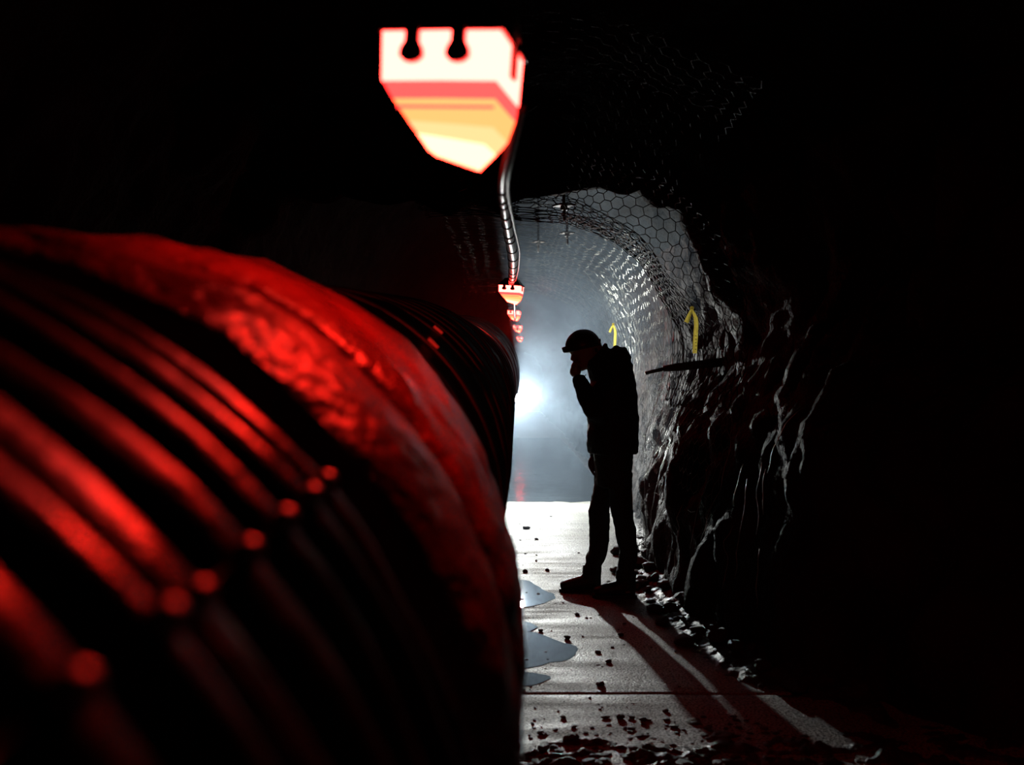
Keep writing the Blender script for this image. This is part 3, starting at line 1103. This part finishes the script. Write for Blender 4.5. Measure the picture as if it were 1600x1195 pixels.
# ------------------------------------------------------------------ puddles
def puddle(pix, label, seed):
    pts = [at_floor(*p) for p in pix]
    n = len(pts)
    out = []
    for i in range(n):
        for s in range(6):
            f = s / 6
            p0, p1, p2, p3 = pts[i - 1], pts[i], pts[(i + 1) % n], pts[(i + 2) % n]
            q = 0.5 * ((2 * p1) + (-p0 + p2) * f + (2 * p0 - 5 * p1 + 4 * p2 - p3) * f * f + (-p0 + 3 * p1 - 3 * p2 + p3) * f ** 3)
            q += Vector((mnoise.noise(q * 9 + Vector((seed, 0, 0))) * .025, mnoise.noise(q * 7 + Vector((0, seed, 0))) * .05, 0))
            out.append(q)
    m = len(out)
    c = sum(out, Vector()) / m
    V = [Vector((c.x, c.y, .0022))] + [Vector((q.x, q.y, .0022)) for q in out] + [Vector((q.x, q.y, -.02)) for q in out]
    F = []
    for k in range(m):
        k2 = (k + 1) % m
        F.append((0, 1 + k, 1 + k2))
        F.append((1 + k, 1 + m + k, 1 + m + k2, 1 + k2))
    o = mesh_obj('puddle', V, F, M['water'], None, False)
    tag(o, label, 'puddle')


puddle([(770, 1010), (790, 990), (835, 987), (868, 1000), (905, 1016), (880, 1030), (840, 1040), (790, 1042)], 'blue-grey puddle beside the duct, largest on the wet concrete', 1)
puddle([(770, 935), (790, 912), (822, 908), (848, 920), (868, 934), (835, 946), (800, 950)], 'dull puddle on the concrete left of the forward boot', 2)
puddle([(780, 1062), (815, 1052), (850, 1056), (858, 1063), (820, 1070)], 'narrow puddle just beyond the joint in the concrete', 3)
puddle([(790, 975), (818, 972), (842, 978), (830, 985), (800, 986)], 'thin sliver of water behind the largest puddle', 4)

top = []
for k in range(40):
    y = 11.12 + 12.9 * k / 39
    top.append((-.5, y))
top = top[:1] + top[1:]
front = [(-.4 + 1.5 * k / 20, 11.15 + .16 * mnoise.noise(Vector((k * .45, 2, 9)))) for k in range(21)]
side = [(1.17 + .06 * mnoise.noise(Vector((y * 1.3, 3, 3))), y) for _, y in reversed(top)]
top = [p_ for p_ in top[1:]] + side[:-1] + front[::-1]
V = [(x, y, .006) for x, y in top] + [(x, y, -.02) for x, y in top]
n = len(top)
F = [tuple(range(n - 1, -1, -1))] + [((k + 1) % n, n + (k + 1) % n, n + k, k) for k in range(n)]
tag(mesh_obj('puddle', V, F, M['far_water'], None, False), 'long far puddle behind the flood lamp reflecting the small red lamps', 'puddle')

# ------------------------------------------------------------------ loose stones, clods, rubble
st_meshes = [rock_mesh(k, 1.0, 2, .62) for k in range(8)]
for me in st_meshes:
    me.materials.append(M['stone'])
    me.shade_flat() if hasattr(me, 'shade_flat') else None


def stone(px, py, r_px, label, group, mat=None, name='loose_stone', flat=1.0):
    p = at_floor(px, py)
    r = r_px * p.y / FPX
    o = bpy.data.objects.new(name, random.choice(st_meshes))
    o.location = (p.x, p.y, -.001)
    o.scale = (r, r * random.uniform(.8, 1.3), r * flat)
    o.rotation_euler = (0, 0, random.uniform(0, 6.28))
    COL.objects.link(o)
    tag(o, label, 'stone', group)
    return o


for (px, py, r, lab) in ((886, 998, 6.5, 'round dark stone beside the blue-grey puddle tip'), (845, 986, 4.5, 'small dark stone at the far rim of the largest puddle'),
                         (902, 961, 3.5, 'small stone on lit concrete before the forward boot'), (970, 993, 5.0, 'dark stone at the left edge of the person\'s shadow'),
                         (934, 1020, 5.5, 'dark stone on lit concrete left of the shadow, middle way to the joint'), (951, 1035, 4.8, 'flat stone on lit concrete, just before the leg shadow'),
                         (938, 1071, 8.0, 'ragged dark clod just beyond the concrete joint'), (970, 1122, 7.5, 'dark clod on the near slab, below the joint'),
                         (1004, 1126, 7.0, 'elongated clod on the near slab beside the shadow edge'), (1040, 1111, 6.0, 'flat clod on the near slab at the shadow edge'),
                         (893, 1158, 12, 'large dark clod near the bottom of the lit floor'), (849, 1174, 12, 'large clod beside the duct at the floor\'s near end'),
                         (880, 1121, 4.0, 'small stone on the near slab close to the duct'), (855, 892, 5.0, 'flat stone on bright concrete behind the forward toe'),
                         (821, 894, 6.0, 'pale flat stone on the brightest concrete beside the duct'), (951, 911, 5.0, 'stone between the two boots'),
                         (822, 826, 5.5, 'ragged stone far down the bright floor'), (838, 843, 4.0, 'dark pebble far down the bright floor')):
    stone(px, py, r, lab, 'stones on the wet concrete', flat=.8)
for k in range(120):
    py = 800 + 395 * random.random() ** .8
    px = random.uniform(806, 990 + (py - 800) * .35)
    stone(px, py, random.uniform(1.0, 2.6), 'tiny dark pebble scattered on the wet lit concrete', 'pebbles on the wet concrete', name='pebble', flat=.7)
# mud and clods across the near end
for k in range(180):
    px = random.uniform(830, 1260)
    py = 1195 - 75 * random.random() ** 1.4
    if px < 930 and random.random() < .55: continue
    stone(px, py, random.uniform(3, 13) * (.5 + .5 * (py - 1110) / 85), 'dark wet mud clod in the muddy strip at the floor\'s near end', 'mud clods on the near slab',
          name='mud_clod', flat=.45)


def mud_sheet(name, x0, x1, y0, y1, hfun, mat, label, cat, step=.012):
    nx, ny = int((x1 - x0) / step), int((y1 - y0) / step)
    V, F = [], []
    for jx in range(ny + 1):
        for ix in range(nx + 1):
            x, y = x0 + (x1 - x0) * ix / nx, y0 + (y1 - y0) * jx / ny
            V.append((x, y, hfun(x, y)))
    w = nx + 1
    for jx in range(ny):
        for ix in range(nx):
            q = (jx * w + ix, jx * w + ix + 1, (jx + 1) * w + ix + 1, (jx + 1) * w + ix)
            if max(V[i][2] for i in q) > -.006: F.append(q)
    o = mesh_obj(name, V, F, mat, None, True)
    tag(o, label, cat, None, 'stuff')


def mud_h(x, y):
    e = (3.93 - y) * 2.4 + .2 * mnoise.noise(Vector((x * 2.5, y * 2.5, 3))) + .12 * (x - .45)
    f = mnoise.fractal(Vector((x * 7, y * 12, 1)), .9, 2.1, 5)
    return min(.05, -.012 + .045 * min(1, max(0, e)) * (.30 + 1.1 * f) - (.02 if e < 0 else 0) + .006 * mnoise.noise(Vector((x * 40, y * 40, 0))))


mud_sheet('mud', .02, 2.35, 2.7, 4.1, mud_h, M['mud'], 'dark lumpy wet mud across the near end of the lit floor', 'mud')


def rub_h(x, y):
    P = profile_at(STATIONS, y)
    wx = P[0][0]
    e = x - (wx - .22 + .07 * mnoise.noise(Vector((y * 2, 1, 1))))
    f = mnoise.fractal(Vector((x * 9, y * 9, 7)), .8, 2.1, 5)
    v = mnoise.voronoi(Vector((x * 24, y * 20, 0)))[0]
    return -.014 + max(-.03, min(.10, e * .30)) + .016 * f + .016 * (v[1] - v[0])


mud_sheet('rubble', .55, 1.5, 3.2, 10.5, rub_h, M['mud'], 'fine wet rubble banked along the foot of the right rock wall', 'rubble', .014)
for k in range(70):
    y = random.uniform(3.9, 8.5)
    P = profile_at(STATIONS, y)
    x = P[0][0] - random.uniform(-.02, .24)
    o = bpy.data.objects.new('fallen_rock', random.choice(st_meshes))
    r = random.uniform(.015, .05)
    o.location = (x, y, max(0, rub_h(x, y)) - .004)
    o.scale = (r, r * random.uniform(.8, 1.4), r * random.uniform(.7, 1.2))
    o.rotation_euler = (0, 0, random.uniform(0, 6.28))
    COL.objects.link(o)
    tag(o, 'small fallen rock at the foot of the right wall', 'rock', 'fallen rocks along the right wall')

# ------------------------------------------------------------------ smoke
m, nt, out = new_mat('drifting_smoke')
vs = nt.nodes.new('ShaderNodeVolumeScatter')
vs.inputs['Color'].default_value = (.62, .80, 1.0, 1)
vs.inputs['Anisotropy'].default_value = .15
tc = nt.nodes.new('ShaderNodeTexCoord')
nz = nt.nodes.new('ShaderNodeTexNoise')
nz.inputs['Scale'].default_value = 1.25
nz.inputs['Detail'].default_value = 4
nz.inputs['Roughness'].default_value = .55
nz.inputs['Distortion'].default_value = .8
nt.links.new(tc.outputs['Object'], nz.inputs['Vector'])
mr = nt.nodes.new('ShaderNodeMapRange')
mr.inputs['From Min'].default_value = .42
mr.inputs['From Max'].default_value = .64
mr.inputs['To Min'].default_value = HAZE_D * .25
mr.inputs['To Max'].default_value = HAZE_D * 2.0
nt.links.new(nz.outputs['Fac'], mr.inputs['Value'])
sx = nt.nodes.new('ShaderNodeSeparateXYZ')
nt.links.new(tc.outputs['Object'], sx.inputs[0])
fy = nt.nodes.new('ShaderNodeMapRange')
fy.interpolation_type = 'SMOOTHSTEP'
fy.inputs['From Min'].default_value = 7.0
fy.inputs['From Max'].default_value = 8.8
nt.links.new(sx.outputs['Y'], fy.inputs['Value'])
mu = nt.nodes.new('ShaderNodeMath'); mu.operation = 'MULTIPLY'
nt.links.new(mr.outputs['Result'], mu.inputs[0])
nt.links.new(fy.outputs['Result'], mu.inputs[1])
nt.links.new(mu.outputs[0], vs.inputs['Density'])
nt.links.new(vs.outputs[0], out.inputs['Volume'])
smoke = MB().box((-.2, 18.2, 1.85), (3.8, 23.6, 3.68)).build('smoke', m, None, False)
tag(smoke, 'blue-grey smoke filling the far tunnel around the flood lamp', 'smoke', None, 'stuff')

SC.cycles.volume_step_rate = 1.5
SC.cycles.max_bounces = 5
SC.cycles.diffuse_bounces = 2
SC.cycles.glossy_bounces = 3
SC.cycles.volume_bounces = 0
SC.cycles.use_denoising = True
